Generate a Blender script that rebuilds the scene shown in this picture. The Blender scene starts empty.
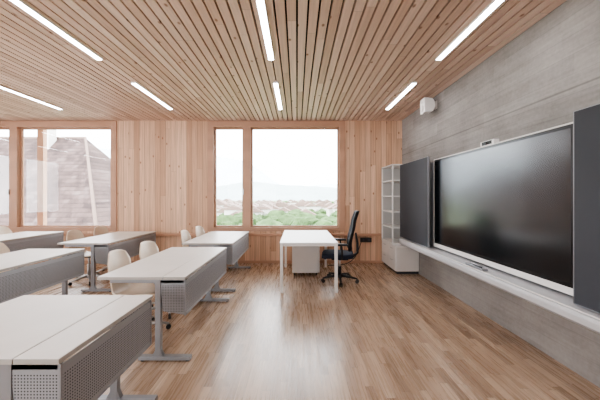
import bpy, bmesh, math, random
from mathutils import Vector, Matrix
random.seed(7)
scene=bpy.context.scene
try:
    scene.view_settings.view_transform='AgX'
    scene.view_settings.look='AgX - Medium High Contrast'
except Exception as e: print(e)
def lin(c):
    return tuple(((v/255)/12.92 if v/255<=0.04045 else ((v/255+0.055)/1.055)**2.4) for v in c)+(1.0,)
# ---------------- materials ----------------
def newmat(name):
    m=bpy.data.materials.new(name); m.use_nodes=True
    nt=m.node_tree; b=nt.nodes['Principled BSDF']
    return m,nt,b
def M(nt,op,a,b=None,c=None):
    n=nt.nodes.new('ShaderNodeMath'); n.operation=op
    for i,v in enumerate((a,b,c)):
        if v is None: continue
        if isinstance(v,(int,float)): n.inputs[i].default_value=v
        else: nt.links.new(v,n.inputs[i])
    return n.outputs[0]
def MR(nt,v,a,b,c,d):
    n=nt.nodes.new('ShaderNodeMapRange'); nt.links.new(v,n.inputs[0])
    for i,x in enumerate((a,b,c,d)): n.inputs[i+1].default_value=x
    return n.outputs[0]
def CX(nt,a,b,c):
    n=nt.nodes.new('ShaderNodeCombineXYZ')
    for i,v in enumerate((a,b,c)):
        if isinstance(v,(int,float)): n.inputs[i].default_value=v
        else: nt.links.new(v,n.inputs[i])
    return n.outputs[0]
def MIX(nt,f,a,b,mode='MIX'):
    n=nt.nodes.new('ShaderNodeMix'); n.data_type='RGBA'; n.blend_type=mode
    for s,v in ((n.inputs[0],f),(n.inputs[6],a),(n.inputs[7],b)):
        if isinstance(v,(int,float)): s.default_value=v
        elif isinstance(v,tuple): s.default_value=v
        else: nt.links.new(v,s)
    return n.outputs[2]
def RAMP(nt,v,cols):
    n=nt.nodes.new('ShaderNodeValToRGB'); nt.links.new(v,n.inputs[0])
    e=n.color_ramp.elements
    while len(e)<len(cols): e.new(0.5)
    for i,c in enumerate(cols):
        e[i].position=i/(len(cols)-1); e[i].color=c
    return n.outputs[0]
def NOISE(nt,vec,scale,detail=3,rough=.5):
    n=nt.nodes.new('ShaderNodeTexNoise'); nt.links.new(vec,n.inputs['Vector'])
    n.inputs['Scale'].default_value=scale; n.inputs['Detail'].default_value=detail; n.inputs['Roughness'].default_value=rough
    return n.outputs[0]
def plain(name,rgb,rough=.5,metal=0,var=0.06,scale=6,spec=.5):
    m,nt,b=newmat(name)
    tc=nt.nodes.new('ShaderNodeTexCoord')
    nz=NOISE(nt,tc.outputs['Object'],scale,3)
    f=MR(nt,nz,.3,.7,1-var,1+var)
    c=lin(rgb)
    g=CX(nt,f,f,f)
    nt.links.new(MIX(nt,1.0,c,g,'MULTIPLY'),b.inputs['Base Color'])
    b.inputs['Roughness'].default_value=rough; b.inputs['Metallic'].default_value=metal
    b.inputs['Specular IOR Level'].default_value=spec
    return m
def plank(name,ua,va,w,L,cols,groove=.003,gdark=.45,rough=.5,knots=3.0,grain=(60,2.5),gamp=.12,knotr=.07,endj=True,spec=.5,kcol=(96,58,36)):
    m,nt,b=newmat(name)
    g=nt.nodes.new('ShaderNodeNewGeometry'); s=nt.nodes.new('ShaderNodeSeparateXYZ')
    nt.links.new(g.outputs['Position'],s.inputs[0])
    u=s.outputs[ua]; v=s.outputs[va]
    uw=M(nt,'DIVIDE',u,w); iu=M(nt,'FLOOR',uw)
    wn=nt.nodes.new('ShaderNodeTexWhiteNoise'); wn.noise_dimensions='1D'; nt.links.new(iu,wn.inputs['W'])
    vv=M(nt,'ADD',M(nt,'DIVIDE',v,L),M(nt,'MULTIPLY',wn.outputs[0],5.37)); iv=M(nt,'FLOOR',vv)
    w2=nt.nodes.new('ShaderNodeTexWhiteNoise'); w2.noise_dimensions='2D'; nt.links.new(CX(nt,iu,iv,0),w2.inputs['Vector'])
    r=w2.outputs[0]
    col=RAMP(nt,r,[lin(c) for c in cols])
    gv=CX(nt,M(nt,'MULTIPLY',u,grain[0]),M(nt,'MULTIPLY',v,grain[1]),M(nt,'MULTIPLY',r,30))
    gn=NOISE(nt,gv,1,4,.6)
    gf=MR(nt,gn,.3,.7,1-gamp,1+gamp)
    col=MIX(nt,1.0,col,CX(nt,gf,gf,gf),'MULTIPLY')
    if knots:
        vo=nt.nodes.new('ShaderNodeTexVoronoi'); vo.voronoi_dimensions='2D'; vo.inputs['Scale'].default_value=knots
        nt.links.new(CX(nt,M(nt,'ADD',u,M(nt,'MULTIPLY',iu,.37)),M(nt,'MULTIPLY',v,.6),0),vo.inputs['Vector'])
        kf=MR(nt,vo.outputs['Distance'],knotr*.4,knotr,.85,0)
        col=MIX(nt,kf,col,lin(kcol))
    f=M(nt,'FRACT',uw); d=M(nt,'MULTIPLY',M(nt,'MINIMUM',f,M(nt,'SUBTRACT',1.0,f)),w)
    gl=MR(nt,d,groove*.5,groove,gdark,1.0) if groove else None
    if endj:
        f2=M(nt,'FRACT',vv); d2=M(nt,'MULTIPLY',M(nt,'MINIMUM',f2,M(nt,'SUBTRACT',1.0,f2)),L)
        ge=MR(nt,d2,.001,.003,.6,1.0)
        gl=M(nt,'MULTIPLY',gl,ge) if gl is not None else ge
    if gl is not None: col=MIX(nt,1.0,col,CX(nt,gl,gl,gl),'MULTIPLY')
    nt.links.new(col,b.inputs['Base Color'])
    rr=MR(nt,gn,.3,.7,rough-.05,rough+.07); nt.links.new(rr,b.inputs['Roughness'])
    b.inputs['Specular IOR Level'].default_value=spec
    return m
m_floor=plank('oak_parquet',0,1,.065,.62,[(144,119,98),(158,132,110),(169,143,120),(176,150,127),(188,163,140)],groove=.0014,gdark=.6,rough=.27,knots=0,gamp=.09,spec=.55)
m_ceil=plank('ceiling_larch',0,1,.10,2.4,[(196,169,151),(207,180,162),(216,190,173),(223,200,184)],groove=0,rough=.6,knots=3.2,grain=(45,1.5),gamp=.11,spec=.3,kcol=(130,92,70),knotr=.06)
WC=[(186,148,121),(206,169,142),(219,183,156),(194,156,129)]
m_wallw=plank('wall_larch_boards',0,2,.115,5.0,WC,groove=.004,gdark=.45,rough=.6,knots=3.0,grain=(50,1.3),gamp=.2,spec=.3,kcol=(136,92,66),knotr=.06)
m_wallside=plank('wall_larch_boards_side',1,2,.115,5.0,WC,groove=.004,gdark=.45,rough=.6,knots=3.0,grain=(50,1.3),gamp=.2,spec=.3,kcol=(136,92,66),knotr=.06)
m_frame=plank('window_frame_wood',1,2,3.0,9.0,[(176,136,111),(184,144,119)],groove=0,rough=.5,knots=0,grain=(30,3),gamp=.1,endj=False)
m_dark=plain('ceiling_void_black',(30,24,21),.9)
# concrete
def concrete():
    m,nt,b=newmat('board_marked_concrete')
    g=nt.nodes.new('ShaderNodeNewGeometry'); s=nt.nodes.new('ShaderNodeSeparateXYZ'); nt.links.new(g.outputs['Position'],s.inputs[0])
    y=s.outputs[1]; z=s.outputs[2]
    n1=NOISE(nt,g.outputs['Position'],1.1,6,.65)
    n2=NOISE(nt,CX(nt,0,M(nt,'MULTIPLY',y,1.2),M(nt,'MULTIPLY',z,24)),1,4,.65)
    n3=NOISE(nt,g.outputs['Position'],30,3)
    zi=M(nt,'FLOOR',M(nt,'DIVIDE',z,.165))
    wn=nt.nodes.new('ShaderNodeTexWhiteNoise'); wn.noise_dimensions='1D'; nt.links.new(zi,wn.inputs['W'])
    yi=M(nt,'FLOOR',M(nt,'ADD',M(nt,'DIVIDE',y,2.3),M(nt,'MULTIPLY',wn.outputs[0],3.1)))
    w2=nt.nodes.new('ShaderNodeTexWhiteNoise'); w2.noise_dimensions='2D'; nt.links.new(CX(nt,zi,yi,0),w2.inputs['Vector'])
    fz=M(nt,'FRACT',M(nt,'DIVIDE',z,.165)); dz=M(nt,'MINIMUM',fz,M(nt,'SUBTRACT',1.0,fz))
    line=MR(nt,dz,0,.035,.84,1)
    jz=MR(nt,M(nt,'ABSOLUTE',M(nt,'SUBTRACT',z,2.36)),.004,.012,.65,1)
    line=M(nt,'MULTIPLY',line,jz)
    t=M(nt,'ADD',M(nt,'MULTIPLY',n1,.56),M(nt,'ADD',M(nt,'MULTIPLY',n2,.28),M(nt,'MULTIPLY',n3,.16)))
    t=M(nt,'ADD',t,M(nt,'MULTIPLY',M(nt,'SUBTRACT',w2.outputs[0],.5),.10))
    t=MR(nt,t,.3,.7,0,1)
    c=RAMP(nt,t,[lin((118,114,110)),lin((150,145,141)),lin((174,169,164))])
    c=MIX(nt,1.0,c,CX(nt,line,line,line),'MULTIPLY')
    nt.links.new(c,b.inputs['Base Color']); b.inputs['Roughness'].default_value=.75
    bp=nt.nodes.new('ShaderNodeBump'); bp.inputs['Strength'].default_value=.3; bp.inputs['Distance'].default_value=.01
    nt.links.new(n2,bp.inputs['Height']); nt.links.new(bp.outputs[0],b.inputs['Normal'])
    return m
m_conc=concrete()
m_top=plain('desk_laminate',(222,217,211),.42,var=.02)
m_edge=plain('desk_edge',(168,162,155),.5,var=.03)
m_steel=plain('powder_steel_grey',(146,147,150),.4,metal=.5,var=.03)
def perf():
    m,nt,b=newmat('perforated_sheet')
    tc=nt.nodes.new('ShaderNodeTexCoord'); s=nt.nodes.new('ShaderNodeSeparateXYZ'); nt.links.new(tc.outputs['Object'],s.inputs[0])
    p=.014
    u=M(nt,'DIVIDE',M(nt,'ADD',s.outputs[0],s.outputs[1]),p); v=M(nt,'DIVIDE',s.outputs[2],p)
    fu=M(nt,'SUBTRACT',M(nt,'FRACT',u),.5); fv=M(nt,'SUBTRACT',M(nt,'FRACT',v),.5)
    d=M(nt,'SQRT',M(nt,'ADD',M(nt,'MULTIPLY',fu,fu),M(nt,'MULTIPLY',fv,fv)))
    h=MR(nt,d,.22,.30,1,0)
    zok=M(nt,'MULTIPLY',M(nt,'GREATER_THAN',s.outputs[2],.435),M(nt,'LESS_THAN',s.outputs[2],.675))
    h=M(nt,'MULTIPLY',h,zok)
    nt.links.new(MIX(nt,h,lin((150,151,154)),lin((56,57,60))),b.inputs['Base Color'])
    b.inputs['Roughness'].default_value=.45; b.inputs['Metallic'].default_value=.2
    return m
m_perf=perf()
m_white=plain('white_lacquer',(228,225,221),.45,var=.02)
m_whitecab=plain('cabinet_white',(216,211,206),.5,var=.02)
m_shadecab=plain('shelf_inner_shade',(182,179,175),.6,var=.02)  # darker cabinet white: shade inside the open shelf, put into the colour
m_shell=plain('chair_shell_beech',(226,208,188),.4,var=.05,scale=12)
m_alu=plain('brushed_aluminium',(190,190,190),.35,metal=.7,var=.03)
m_alup=plain('anodised_pale',(196,196,198),.4,metal=.25,var=.02)
m_black=plain('black_plastic',(22,22,24),.45,var=.05)
m_blackmesh=plain('black_chair_fabric',(26,28,34),.8,var=.15,scale=60)
m_navy=plain('seat_fabric_navy',(34,40,56),.85,var=.15,scale=60)
m_slate=plain('slate_board_grey',(62,64,69),.6,var=.05,scale=3,spec=.3)
m_screen=plain('display_glass',(16,20,24),.2,var=.02,spec=.85)
m_bezel=plain('display_bezel',(12,12,13),.3)
def emis(name,rgb,st):
    m,nt,b=newmat(name)
    b.inputs['Base Color'].default_value=(1,1,1,1)
    b.inputs['Emission Color'].default_value=lin(rgb); b.inputs['Emission Strength'].default_value=st
    return m
m_led=emis('led_diffuser',(250,251,255),32)
def glass():
    m,nt,b=newmat('window_glass'); nt.nodes.remove(b)
    o=nt.nodes['Material Output']
    t=nt.nodes.new('ShaderNodeBsdfTransparent'); g=nt.nodes.new('ShaderNodeBsdfGlossy'); g.inputs['Roughness'].default_value=.02
    fr=nt.nodes.new('ShaderNodeFresnel'); fr.inputs[0].default_value=1.3
    mx=nt.nodes.new('ShaderNodeMixShader'); nt.links.new(fr.outputs[0],mx.inputs[0]); nt.links.new(t.outputs[0],mx.inputs[1]); nt.links.new(g.outputs[0],mx.inputs[2])
    nt.links.new(mx.outputs[0],o.inputs[0]); return m
m_glass=glass()
# ---------------- mesh builder ----------------
class B:
    def __init__(s): s.bm=bmesh.new(); s.mats=[]
    def mi(s,m):
        if m not in s.mats: s.mats.append(m)
        return s.mats.index(m)
    def box(s,x0,x1,y0,y1,z0,z1,m):
        vs=[s.bm.verts.new((x,y,z)) for x in (x0,x1) for y in (y0,y1) for z in (z0,z1)]
        i=s.mi(m)
        for f in ((0,1,3,2),(4,6,7,5),(0,4,5,1),(2,3,7,6),(0,2,6,4),(1,5,7,3)):
            fc=s.bm.faces.new([vs[k] for k in f]); fc.material_index=i
    def prism(s,pts,axis,a,b_,m):
        def P(p,t):
            if axis==1: return (p[0],t,p[1])
            if axis==0: return (t,p[0],p[1])
            return (p[0],p[1],t)
        A=[s.bm.verts.new(P(p,a)) for p in pts]; C=[s.bm.verts.new(P(p,b_)) for p in pts]
        i=s.mi(m); n=len(pts); fs=[s.bm.faces.new(A),s.bm.faces.new(C[::-1])]
        for k in range(n): fs.append(s.bm.faces.new([A[k],C[k],C[(k+1)%n],A[(k+1)%n]]))
        for f in fs: f.material_index=i
    def tube(s,pts,r,m,n=12,caps=True):
        pts=[Vector(p) for p in pts]; i=s.mi(m); rings=[]
        rr=r if isinstance(r,(list,tuple)) else [r]*len(pts)
        ref=None
        for k,p in enumerate(pts):
            t=(pts[min(k+1,len(pts)-1)]-pts[max(k-1,0)]).normalized()
            if ref is None:
                ref=t.orthogonal().normalized()
            ref=(ref-t*ref.dot(t)).normalized()
            q=t.cross(ref)
            rings.append([s.bm.verts.new(p+(ref*math.cos(2*math.pi*j/n)+q*math.sin(2*math.pi*j/n))*rr[k]) for j in range(n)])
        for a,c in zip(rings,rings[1:]):
            for j in range(n):
                f=s.bm.faces.new([a[j],a[(j+1)%n],c[(j+1)%n],c[j]]); f.material_index=i; f.smooth=True
        if caps:
            for rg in (rings[0][::-1],rings[-1]):
                f=s.bm.faces.new(rg); f.material_index=i
    def sheet(s,fn,nu,nv,th,m):
        i=s.mi(m); e=1e-3
        def P(u,v): return Vector(fn(u,v))
        F=[];K=[]
        for a in range(nu+1):
            fr=[];kr=[]
            for c in range(nv+1):
                u=a/nu; v=c/nv; p=P(u,v)
                du=P(min(u+e,1),v)-P(max(u-e,0),v); dv=P(u,min(v+e,1))-P(u,max(v-e,0))
                nrm=du.cross(dv)
                nrm=nrm.normalized() if nrm.length>1e-12 else Vector((0,0,1))
                fr.append(s.bm.verts.new(p+nrm*th/2)); kr.append(s.bm.verts.new(p-nrm*th/2))
            F.append(fr);K.append(kr)
        def q(l,sm=True):
            f=s.bm.faces.new(l); f.material_index=i; f.smooth=sm
        for a in range(nu):
            for c in range(nv):
                q([F[a][c],F[a+1][c],F[a+1][c+1],F[a][c+1]]); q([K[a][c],K[a][c+1],K[a+1][c+1],K[a+1][c]])
        for a in range(nu):
            q([F[a][0],K[a][0],K[a+1][0],F[a+1][0]],False); q([F[a][nv],F[a+1][nv],K[a+1][nv],K[a][nv]],False)
        for c in range(nv):
            q([F[0][c],F[0][c+1],K[0][c+1],K[0][c]],False); q([F[nu][c],K[nu][c],K[nu][c+1],F[nu][c+1]],False)
    def done(s,name,bevel=0,loc=(0,0,0),rot=0,parent=None):
        bmesh.ops.recalc_face_normals(s.bm,faces=s.bm.faces)
        me=bpy.data.meshes.new(name); s.bm.to_mesh(me); s.bm.free()
        for m in s.mats: me.materials.append(m)
        o=bpy.data.objects.new(name,me); scene.collection.objects.link(o)
        o.location=loc; o.rotation_euler[2]=rot
        if bevel:
            md=o.modifiers.new('bevel','BEVEL'); md.width=bevel; md.segments=2; md.limit_method='ANGLE'; md.angle_limit=math.radians(50)
        if parent: o.parent=parent
        return o
def inst(o,name,loc,rot=0):
    c=o.copy(); c.name=name; c.location=loc; c.rotation_euler[2]=rot; scene.collection.objects.link(c); return c
def cat(pts,t):
    n=len(pts)-1; x=t*n; i=min(int(x),n-1); f=x-i
    p0=pts[max(i-1,0)];p1=pts[i];p2=pts[i+1];p3=pts[min(i+2,n)]
    return tuple(.5*((2*b)+(-a+c)*f+(2*a-5*b+4*c-d)*f*f+(-a+3*b-3*c+d)*f**3) for a,b,c,d in zip(p0,p1,p2,p3))
# ---------------- room ----------------
XL,XR,YB,YF,H=-9.0,2.3,6.2,-3.0,3.12
b=B(); b.box(XL-.25,XR+.3,YF-.25,YB+.25,-.2,0,m_floor); b.done('floor')
b=B()
b.box(XL-.25,XR+.3,YF-.25,YB+.25,H+.05,H+.35,m_dark)
k=math.floor(XL/.1)
while k*.1<XR-.02:
    x=k*.1; b.box(max(x+.009,XL),min(x+.091,XR),YF,YB,H,H+.05,m_ceil); k+=1
b.done('ceiling')
b=B(); b.box(XR,XR+.3,YF-.25,YB+.25,0,H+.06,m_conc); b.done('wall_right')
def wall_open(name,axis,c0,c1,a0,a1,ops,m):
    b=B()
    def bx(u0,u1,z0,z1):
        if u1-u0<1e-4 or z1-z0<1e-4: return
        if axis=='y': b.box(u0,u1,c0,c1,z0,z1,m)
        else: b.box(c0,c1,u0,u1,z0,z1,m)
    u=a0
    for (o0,o1,z0,z1) in ops:
        bx(u,o0,0,H+.06); bx(o0,o1,0,z0); bx(o0,o1,z1,H+.06); u=o1
    bx(u,a1,0,H+.06)
    return b.done(name)
W1=(-6.98,-3.94); W2=(-1.95,1.05); Z0,Z1=.705,3.115
wall_open('wall_back','y',YB,YB+.25,XL-.25,XR,[(W1[0]+.02,W1[1]-.02,Z0+.01,Z1-.01),(W2[0]+.02,W2[1]-.02,Z0+.01,Z1-.01)],m_wallw)
wall_open('wall_left','x',XL-.25,XL,YF,YB,[(-2.0,.8,.8,2.9),(1.6,4.6,.8,2.9)],m_wallside)  # unseen wall; its two openings are added to let light in
wall_open('wall_front','y',YF-.25,YF,XL-.25,XR,[(-8,-5,.8,2.9),(-4,-1,.8,2.9)],m_wallw)  # wall behind the camera; openings added for daylight
def window(name,axis,c,sgn,u0,u1,z0,z1,mull=None,w=.13):
    b=B()
    def bx(a0,a1,d0,d1,zz0,zz1,m):
        p,q=sorted((c+sgn*d0,c+sgn*d1))
        if axis=='y': b.box(a0,a1,p,q,zz0,zz1,m)
        else: b.box(p,q,a0,a1,zz0,zz1,m)
    wt=.14
    bx(u0,u0+w,-.02,.14,z0,z1,m_frame); bx(u1-w,u1,-.02,.14,z0,z1,m_frame)
    bx(u0+w,u1-w,-.02,.14,z1-wt,z1,m_frame); bx(u0+w,u1-w,-.02,.14,z0,z0+.085,m_frame)
    secs=[(u0+w,u1-w)]
    if mull:
        bx(mull-.085,mull+.085,-.02,.14,z0+.085,z1-wt,m_frame); secs=[(u0+w,mull-.085),(mull+.085,u1-w)]
    for i,(s0,s1) in enumerate(secs):
        f=.03
        bx(s0,s0+f,.06,.12,z0+.085,z1-wt,m_frame); bx(s1-f,s1,.06,.12,z0+.085,z1-wt,m_frame)
        bx(s0+f,s1-f,.06,.12,z0+.085,z0+.085+f,m_frame); bx(s0+f,s1-f,.06,.12,z1-wt-f,z1-wt,m_frame)
        bx(s0+f,s1-f,.088,.094,z0+.085+f,z1-wt-f,m_glass)
        if mull and i==0:
            bx(s1-.002,s1+.02,-.05,-.02,1.5,1.62,m_alu)
    bx(u0+.02,u1-.02,.14,.30,z0-.02,z0+.03,m_alu)
    return b.done(name,.003)
window('window_1','y',YB,1,W1[0],W1[1],Z0,Z1,-6.2)
window('window_2','y',YB,1,W2[0],W2[1],Z0,Z1,-1.095)
window('added_window_3','x',XL,-1,1.6,4.6,.8,2.9); window('added_window_4','x',XL,-1,-2.0,.8,.8,2.9)  # invented left-wall windows, out of view, added to light the room
window('added_window_5','y',YF,-1,-8,-5,.8,2.9); window('added_window_6','y',YF,-1,-4,-1,.8,2.9)  # invented windows behind the camera, likewise added for light
b=B(); b.box(XL,1.84,YB-.05,YB-.001,.60,.655,m_frame); b.done('trim_1',.004)
b=B(); b.box(XL,1.84,YB-.015,YB-.001,0,.06,m_frame); b.done('baseboard_back')
def portal(name,loc,rot,sx,sy):
    l=bpy.data.lights.new(name,'AREA'); l.shape='RECTANGLE'; l.size=sx; l.size_y=sy
    l.cycles.is_portal=True
    o=bpy.data.objects.new(name,l); o.location=loc; o.rotation_euler=rot; scene.collection.objects.link(o)
h=math.pi/2
portal('window_portal_1',((W1[0]+W1[1])/2,YB+.3,1.9),(-h,0,0),3.0,2.4)
portal('window_portal_2',((W2[0]+W2[1])/2,YB+.3,1.9),(-h,0,0),3.0,2.4)
portal('added_window_portal_3',(XL-.3,3.1,1.85),(0,-h,0),2.1,3.0)  # portals from here on serve the added, unseen windows
portal('added_window_portal_4',(XL-.3,-.6,1.85),(0,-h,0),2.1,2.8)
portal('added_window_portal_5',(-6.5,YF-.3,1.85),(h,0,0),3.0,2.1)
portal('added_window_portal_6',(-2.5,YF-.3,1.85),(h,0,0),3.0,2.1)
# ---------------- linear lights ----------------
b=B()
b.box(-.036,.036,-.62,.62,-.010,.03,m_white); b.box(-.029,.029,-.612,.612,-.014,-.009,m_led)
L0=b.done('ceiling_light',loc=(-.31,4.72,H-.012))
for x in (1.70,-.31,-2.37,-4.45,-6.5,-8.4):
    for y in (4.72,2.79,.86,-1.07):
        if (x,y)!=(-.31,4.72): inst(L0,'ceiling_light',(x,y,H-.012))
# ---------------- student desks ----------------
def make_desk(W,L,name,loc,strip=.2):
    b=B(); zt=.75; t=.026
    b.box(-W,-strip-.003,0,L,zt-t,zt-.003,m_edge); b.box(-W+.001,-strip-.004,.001,L-.001,zt-.003,zt,m_top)
    b.box(-strip+.001,0,0,L,zt-t,zt-.003,m_edge); b.box(-strip+.002,-.001,.001,L-.001,zt-.003,zt,m_top)
    zb=.41
    b.prism([(-.235,.715),(-.005,.715),(-.005,zb),(-.20,zb+.03)],1,.02,.024,m_perf)
    b.prism([(-.235,.715),(-.005,.715),(-.005,zb),(-.20,zb+.03)],1,L-.024,L-.02,m_perf)
    b.box(-.008,-.004,.024,L-.024,zb,.715,m_perf)
    b.prism([(-.20,zb+.03),(-.005,zb),(-.005,zb+.004),(-.20,zb+.034)],1,.024,L-.024,m_steel)
    b.box(-.012,-.001,.015,L-.015,zb-.006,zb+.004,m_steel); b.box(-.012,-.001,.012,.024,zb,.72,m_steel); b.box(-.012,-.001,L-.024,L-.012,zb,.72,m_steel)
    b.box(-.30,-.25,.05,L-.05,.67,.715,m_steel)
    for y in (.035,L-.035):
        b.box(-.272,-.222,y-.02+.0,y+.02,.04,.72,m_steel)
        b.box(-W+.1,-.02,y-.015,y+.015,.69,.722,m_steel)
        b.box(-.42,.04,y-.025,y+.025,.012,.045,m_steel)
        b.prism([(-.30,.045),(-.20,.045),(-.222,.10),(-.272,.10)],1,y-.018,y+.018,m_steel)
        for xx in (-.39,.01): b.tube([(xx,y,0),(xx,y,.014)],.018,m_black)
    return b.done(name,.003,loc)
A=make_desk(.92,.80,'student_desk',(-1.03,1.225,0))
D=make_desk(.77,1.48,'student_desk',(-.98,2.48,0))
for loc in ((-.98,4.30),(-2.87,2.36),(-2.87,4.30),(-4.75,4.30),(-4.75,2.36)):
    inst(D,'student_desk',(loc[0],loc[1],0))
# ---------------- student chairs ----------------
def make_chair(loc,rot=0):
    b=B()
    prof=[(.23,.425),(.20,.462),(.08,.458),(-.06,.448),(-.16,.46),(-.215,.52),(-.245,.63),(-.265,.76),(-.29,.885)]
    def wid(u):
        pts=[(.17,),(.205,),(.215,),(.21,),(.20,),(.185,),(.195,),(.205,),(.15,)]
        return cat(pts,u)[0]
    def fn(u,v):
        x,z=cat(prof,u); s=(v-.5)*2; w=wid(u)
        back=max(0,min(1,(u-.55)/.2))
        zz=z+(1-back)*.018*s*s; xx=x+back*.045*s*s
        if u>.85: zz-= .03*((u-.85)/.15)*abs(s)**3
        return (xx,w*s,zz)
    b.sheet(fn,32,14,.012,m_shell)
    b.tube([(0,0,.12),(0,0,.30)],.028,m_alu); b.tube([(0,0,.29),(0,0,.43)],.016,m_alu)
    b.box(-.09,.09,-.07,.07,.425,.442,m_black)
    b.tube([(0,0,.07),(0,0,.13)],.04,m_alu)
    for k in range(5):
        a=2*math.pi*k/5+.3; c,s_=math.cos(a),math.sin(a)
        b.tube([(0.02*c,.02*s_,.105),(.14*c,.14*s_,.09),(.27*c,.27*s_,.062)],[.022,.018,.012],m_alu)
        b.tube([(.265*c,.265*s_,.065),(.265*c,.265*s_,.045)],.008,m_black)
        b.tube([(.265*c-.011*s_,.265*s_+.011*c,.026),(.265*c+.011*s_,.265*s_-.011*c,.026)],.026,m_black)
    return b.done('classroom_chair',0,loc,rot)
C0=make_chair((-1.66,3.02,0),.06)
for x,y,r in ((-1.66,3.60,-.05),(-1.66,4.82,.03),(-1.66,5.5,-.04),(-3.56,4.85,0.05),(-3.56,5.48,-.03),(-3.56,2.85,.04),(-3.56,3.5,-.05),(-5.45,4.85,0),(-5.45,5.45,.05)):
    inst(C0,'classroom_chair',(x,y,0),r)
# ---------------- teacher desk ----------------
b=B()
x0,x1,y0,y1=-.26,.62,4.27,5.88; zt=.762
b.box(x0,x1,y0,y1,zt-.022,zt,m_white); b.box(x0+.03,x1-.03,y0+.03,y1-.03,zt-.06,zt-.022,m_white)
for x in (x0+.005,x1-.05):
    for y in (y0+.005,y1-.05): b.box(x,x+.045,y,y+.045,0.0,zt-.022,m_white)
b.done('teacher_desk',.003)
b=B(); b.box(-.09,.40,5.22,5.80,.05,.66,m_whitecab)
for i in range(3): b.box(.401,.418,5.225,5.795,.055+i*.2,.245+i*.2,m_white)
for i in range(3): b.box(.419,.43,5.42,5.60,.20+i*.2,.215+i*.2,m_alu)
for x in (-.05,.36):
    for y in (5.27,5.75): b.tube([(x-.01,y,.025),(x+.01,y,.025)],.025,m_black); b.tube([(x,y,.04),(x,y,.055)],.01,m_black)
b.done('drawer_pedestal',.004)
# ---------------- office chair (facing +x local) ----------------
b=B()
def seat(u,v):
    s=(v-.5)*2; p=cat([(.27,.44),(.25,.475),(.10,.485),(-.08,.475),(-.22,.485)],u)
    w=cat([(.20,),(.235,),(.245,),(.24,),(.20,)],u)[0]
    return (p[0],w*s,p[1]-.02*s**4)
b.sheet(seat,16,14,.07,m_navy)
b.box(-.14,.14,-.11,.11,.385,.44,m_black)
bp=[(-.20,.56),(-.195,.66),(-.215,.78),(-.25,.92),(-.275,1.06),(-.32,1.20)]
def back(u,v):
    s=(v-.5)*2; x,z=cat(bp,u); w=cat([(.17,),(.215,),(.23,),(.225,),(.20,),(.13,)],u)[0]
    return (x+.05*s*s,w*s,z)
b.sheet(back,20,14,.022,m_blackmesh)
rim=[back(u/20,0) for u in range(21)]+[back(1,v/10) for v in range(1,11)]+[back(1-u/20,1) for u in range(1,21)]+[back(0,1-v/10) for v in range(1,11)]
b.tube(rim,.014,m_black,8)
b.tube([(-.10,0,.42),(-.22,0,.43),(-.30,0,.50),(-.30,0,.66),(-.27,0,.84)],[.025,.025,.022,.02,.016],m_black)
b.tube([(0,0,.11),(0,0,.26)],.03,m_black); b.tube([(0,0,.25),(0,0,.40)],.016,m_alu)
b.tube([(0,0,.07),(0,0,.12)],.045,m_black)
for sy in (-1,1):
    b.tube([(-.03,sy*.18,.42),(-.03,sy*.275,.44),(-.03,sy*.285,.60),(-.02,sy*.285,.66)],.014,m_black)
    b.prism([(-.12,.66),(.12,.655),(.13,.675),(.11,.69),(-.11,.69),(-.13,.675)],1,sy*.285-.035,sy*.285+.035,m_black)
for k in range(5):
    a=2*math.pi*k/5+.35; c,s_=math.cos(a),math.sin(a)
    b.tube([(0.02*c,.02*s_,.105),(.15*c,.15*s_,.095),(.30*c,.30*s_,.075)],[.026,.02,.014],m_black)
    for o_ in (-.016,.016):
        b.tube([(.30*c-(o_-.009)*s_,.30*s_+(o_-.009)*c,.03),(.30*c-(o_+.009)*s_,.30*s_+(o_+.009)*c,.03)],.03,m_black)
    b.tube([(.30*c,.30*s_,.03),(.30*c,.30*s_,.08)],.008,m_black)
b.done('office_chair',0,(.735,4.88,0),math.pi-.12)
# ---------------- display board ----------------
root=bpy.data.objects.new('interactive_display_board',None); scene.collection.objects.link(root)
def part(b,name,bev=.003): return b.done(name,bev,parent=root)
b=B()
ty0,ty1,tz0,tz1=2.12,4.33,.70,2.02
b.box(2.10,2.20,ty0,ty1,tz0,tz1,m_alup)
b.box(2.088,2.10,ty0,ty1,tz0,tz0+.055,m_white)
b.box(2.088,2.10,ty0,ty0+.012,tz0+.055,tz1,m_white); b.box(2.088,2.10,ty1-.012,ty1,tz0+.055,tz1,m_white); b.box(2.088,2.10,ty0+.012,ty1-.012,tz1-.012,tz1,m_white)
b.box(2.092,2.10,ty0+.012,ty1-.012,tz0+.055,tz1-.012,m_bezel)
b.box(2.0905,2.092,ty0+.04,ty1-.04,tz0+.085,tz1-.04,m_screen)
part(b,'screen',.0015)
b=B(); b.box(2.20,XR,2.4,2.6,.72,2.0,m_steel); b.box(2.20,XR,3.85,4.05,.72,2.0,m_steel); part(b,'wall_mount')
for nm,a,c in (('wing_far',4.30,5.46),('wing_near',.86,2.03)):
    b=B(); b.box(1.985,2.01,a,c,.69,2.06,m_slate)
    b.box(1.984,2.013,a-.006,a,.685,2.065,m_steel); b.box(1.984,2.013,c,c+.006,.685,2.065,m_steel)
    b.box(1.984,2.013,a,c,2.06,2.066,m_steel); b.box(1.984,2.013,a,c,.683,.69,m_steel)
    b.box(2.01,2.05,a+.1,c-.1,1.88,1.94,m_steel); b.box(2.01,2.05,a+.1,c-.1,.80,.86,m_steel)
    for y in (a+.25,c-.25): b.box(2.05,XR,y-.04,y+.04,.60,2.0,m_steel)
    part(b,nm,.001)
b=B()
b.prism([(2.29,.675),(1.93,.675),(1.905,.665),(1.90,.64),(1.90,.60),(1.93,.575),(2.29,.56)],1,.86,5.28,m_alup)
b.box(1.905,1.912,.86,5.28,.675,.684,m_white)
part(b,'tray_rail',.002)
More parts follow.
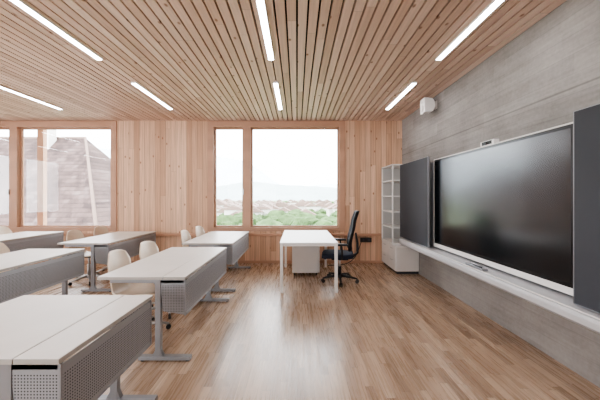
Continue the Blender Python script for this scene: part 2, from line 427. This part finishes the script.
b=B(); b.box(1.93,1.99,2.95,3.25,.676,.70,m_steel); b.tube([(1.945,2.98,.706),(1.945,3.12,.706)],.007,m_black); b.tube([(1.97,3.08,.706),(1.97,3.2,.706)],.007,m_alu); part(b,'pen_holder')
b=B(); b.box(2.11,2.17,3.04,3.26,2.022,2.075,m_white); b.box(2.105,2.11,3.07,3.23,2.03,2.068,m_black); b.tube([(2.11,3.15,2.048),(2.09,3.15,2.048)],.018,m_black)
b.box(2.12,2.19,3.1,3.2,2.0205,2.024,m_steel)
b.done('conference_camera',.006)
b=B()
b.prism([(-.08,-.12),(.06,-.10),(.09,-.03),(.09,.05),(.05,.11),(-.08,.12)],1,-.085,.085,m_white)
b.tube([(-.082,0,-.04),(-.095,0,-.04)],.055,m_whitecab,20); b.tube([(-.082,0,.065),(-.092,0,.065)],.025,m_whitecab,16)
b.tube([(.08,0,.0),(.14,0,.02)],.018,m_white); b.box(.135,.15,-.04,.04,-.05,.08,m_white)
o=b.done('wall_speaker',.012,(2.15,4.68,2.95),0)
# ---------------- shelf & cabinet ----------------
b=B()
X0,X1=1.85,2.29
b.box(X0+.02,X1,5.32,6.19,.05,.50,m_whitecab); b.box(X0+.04,X1,5.34,6.17,0,.05,m_slate); b.box(X0,X1,5.30,6.195,.50,.525,m_white)
for a,c in ((5.325,5.752),(5.758,6.185)):
    b.box(X0+.001,X0+.019,a,c,.055,.27,m_white); b.box(X0+.001,X0+.019,a,c,.276,.495,m_white)
    b.box(X0-.012,X0+.001,(a+c)/2-.06,(a+c)/2+.06,.23,.24,m_alu); b.box(X0-.012,X0+.001,(a+c)/2-.06,(a+c)/2+.06,.455,.465,m_alu)
b.done('low_cabinet',.002)
b=B(); zb=.526; zt=2.09
b.box(X0,X0+.022,5.50,5.522,zb,zt,m_white); b.box(X1-.025,X1,5.50,5.525,zb,zt,m_white)
b.box(X0,X1,6.17,6.19,zb,zt,m_white); b.box(X0+.02,X1-.01,6.165,6.17,zb+.02,zt-.02,m_shadecab); b.box(X0,X1,5.50,6.165,zt-.022,zt,m_white)  # thin liner on the far side carries the painted shade tone
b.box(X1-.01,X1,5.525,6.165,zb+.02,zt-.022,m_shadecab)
for i in range(0,5):
    z=zb+.012+i*(zt-zb-.02)/5; b.box(X0+.003,X1-.012,5.505,6.163,z-.012,z+.012,m_white)
b.done('open_bookshelf',.002)
b=B(); b.box(1.38,1.62,YB-.045,YB-.001,.47,.56,m_black)
for x in (1.44,1.56): b.tube([(x,YB-.047,.515),(x,YB-.04,.515)],.028,m_slate,16)
pts=[(1.40,YB-.06,.50),(1.36,YB-.08,.40),(1.30,YB-.09,.25),(1.22,YB-.1,.12),(1.08,YB-.12,.03),(.9,YB-.2,.012),(.65,YB-.25,.012)]
b.tube([cat(pts,t/30) for t in range(31)],.008,m_black,8)
b.done('wall_socket')
# ---------------- exterior ----------------
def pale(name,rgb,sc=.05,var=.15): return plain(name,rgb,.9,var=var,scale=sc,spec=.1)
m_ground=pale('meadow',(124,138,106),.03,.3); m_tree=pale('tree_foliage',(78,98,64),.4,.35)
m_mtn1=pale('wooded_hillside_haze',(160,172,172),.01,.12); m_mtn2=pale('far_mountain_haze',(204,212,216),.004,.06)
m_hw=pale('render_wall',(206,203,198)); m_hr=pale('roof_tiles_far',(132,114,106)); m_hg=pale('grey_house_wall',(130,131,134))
def tiles():
    m,nt,b=newmat('roof_tiles_near')
    g=nt.nodes.new('ShaderNodeNewGeometry'); s=nt.nodes.new('ShaderNodeSeparateXYZ'); nt.links.new(g.outputs['Position'],s.inputs[0])
    zi=M(nt,'DIVIDE',s.outputs[2],.26); row=M(nt,'FLOOR',zi); f=M(nt,'FRACT',zi)
    xi=M(nt,'FLOOR',M(nt,'ADD',M(nt,'DIVIDE',s.outputs[0],.3),M(nt,'MULTIPLY',row,.5)))
    w=nt.nodes.new('ShaderNodeTexWhiteNoise'); w.noise_dimensions='2D'; nt.links.new(CX(nt,xi,row,0),w.inputs['Vector'])
    n=NOISE(nt,g.outputs['Position'],.7,5,.65)
    t=M(nt,'ADD',M(nt,'MULTIPLY',w.outputs[0],.5),M(nt,'MULTIPLY',MR(nt,n,.3,.7,0,1),.5))
    c=RAMP(nt,t,[lin((48,36,34)),lin((70,54,51)),lin((90,72,68)),lin((112,98,94))])
    l=MR(nt,f,0,.3,.45,1); c=MIX(nt,1.0,c,CX(nt,l,l,l),'MULTIPLY')
    nt.links.new(c,b.inputs['Base Color']); b.inputs['Roughness'].default_value=.9; return m
m_tiles=tiles()
def poly(b,pts,m):
    f=b.bm.faces.new([b.bm.verts.new(p) for p in pts]); f.material_index=b.mi(m)
# landscape: valley floor + hazy hills
b=B(); b.box(-700,700,9,900,-12,-10,m_ground)
def ridge(y,base,amp,seed,m,x0=-1600,x1=1600,n=160,slope=0,jag=0):
    im=b.mi(m)
    rs=random.Random(seed); ph=[rs.uniform(0,6.28) for _ in range(9)]
    pr=[]
    for i in range(n+1):
        x=x0+(x1-x0)*i/n
        hgt=base+slope*x+amp*sum(math.sin(x*.0024*(k+1)*1.3+ph[k])/(k+1)**1.2 for k in range(9))+rs.uniform(-jag,jag)
        pr.append((x,max(hgt,5)))
    for (xa,ha),(xb,hb) in zip(pr,pr[1:]):
        va=[b.bm.verts.new(p) for p in ((xa,y,-12),(xb,y,-12),(xb,y+250,hb),(xa,y+250,ha))]
        f=b.bm.faces.new(va); f.material_index=im
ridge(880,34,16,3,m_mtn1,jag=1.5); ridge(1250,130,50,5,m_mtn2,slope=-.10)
b.done('ground_outside')
# neighbour house
b=B()
b.box(-27,-12.0,16.5,26,-10,-.1,m_hw)
ex0,ex1,ey0,ey1,ez,rz=-28,-11.2,15.8,26.8,-.3,5.9
rx=-15.9; ry=21.3
poly(b,[(ex0,ey0,ez),(ex1,ey0,ez),(rx,ry,rz),(ex0,ry,rz)],m_tiles)
poly(b,[(ex0,ey1,ez),(ex0,ry,rz),(rx,ry,rz),(ex1,ey1,ez)],m_tiles)
poly(b,[(ex1,ey0,ez),(ex1,ey1,ez),(rx,ry,rz)],m_tiles)
poly(b,[(ex0,ey0,ez),(ex0,ry,rz),(ex0,ey1,ez)],m_hw)
b.tube([(ex0,ry,rz),(rx,ry,rz),(ex1,ey0,ez)],.1,m_hr,8)
b.box(ex0,ex1,ey0-.1,ey0+.02,ez-.15,ez+.05,m_alu)
b.box(-18.6,-17.9,20.4,21.1,4.0,6.9,m_hw)
b.box(-18.7,-17.8,20.3,21.2,6.9,7.0,m_hr)
b.done('neighbour_house')
b=B()
b.box(-25.5,-19.4,31,41,-10,1.6,m_hg)
b.prism([(-26.1,1.4),(-22.4,4.9),(-18.8,1.4),(-19.2,1.3),(-22.4,4.5),(-25.7,1.3)],1,30.4,41.6,m_tiles)
b.prism([(-25.5,1.6),(-22.4,4.5),(-19.4,1.6)],1,31,31.2,m_hg)
for x in (-24.3,-22.9,-21.5): b.box(x,x+.8,30.95,31.0,-.6,.8,m_slate)
b.done('grey_house')
b=B(); b.box(-5.98,-5.84,6.52,6.62,-.4,3.3,m_frame); b.box(-5.98,-5.84,6.45,6.62,-.5,-.35,m_frame); b.done('shutter_guide_rail')
# town with trees (one object)
b=B()
for i in range(120):
    y=random.uniform(130,480); x=random.uniform(-.35,.35)*y; w=random.uniform(7,13); d=random.uniform(7,12); hh=random.uniform(2.5,5.5)
    b.box(x,x+w,y,y+d,-10,-10+hh,m_hw)
    b.prism([(x-.6,-10+hh),(x+w+.6,-10+hh),(x+w/2,-10+hh+w*.3)],1,y-.6,y+d+.6,m_hr)
it=b.mi(m_tree)
def blob(x,y,z,r,h):
    res=bmesh.ops.create_icosphere(b.bm,subdivisions=2,radius=1)
    for v in res['verts']:
        n=1+random.uniform(-.18,.18)
        v.co=Vector((x+v.co.x*r*n,y+v.co.y*r*n,z+v.co.z*h*n))
    for f in {f for v in res['verts'] for f in v.link_faces}: f.material_index=it
for i in range(420):
    y=random.uniform(80,480); x=random.uniform(-.35,.3)*y; r=random.uniform(1.0,3.0); blob(x,y,-10+r*.8,r*1.4,r)
for i in range(60):
    y=random.uniform(50,75); x=-.12*y+random.uniform(-5,3); r=random.uniform(.5,1.3); blob(x,y,-9.5+random.uniform(0,4.0)*max(0,1-abs(x+.12*y)/5),r,r*1.2)
b.done('valley_townscape')
# ---------------- world ----------------
w=bpy.data.worlds.new('sky_world'); scene.world=w; w.use_nodes=True
bg=w.node_tree.nodes['Background']; bg.inputs[0].default_value=(.92,.96,1,1); bg.inputs[1].default_value=12
# ---------------- camera ----------------
cam=bpy.data.cameras.new('camera'); co=bpy.data.objects.new('camera',cam); scene.collection.objects.link(co)
co.location=(0,0,1.45); co.rotation_euler=(math.pi/2,0,0)
cam.sensor_width=36; cam.lens=17; cam.shift_x=3/600; cam.shift_y=-3/600; cam.clip_end=5000; cam.clip_start=.05
scene.camera=co
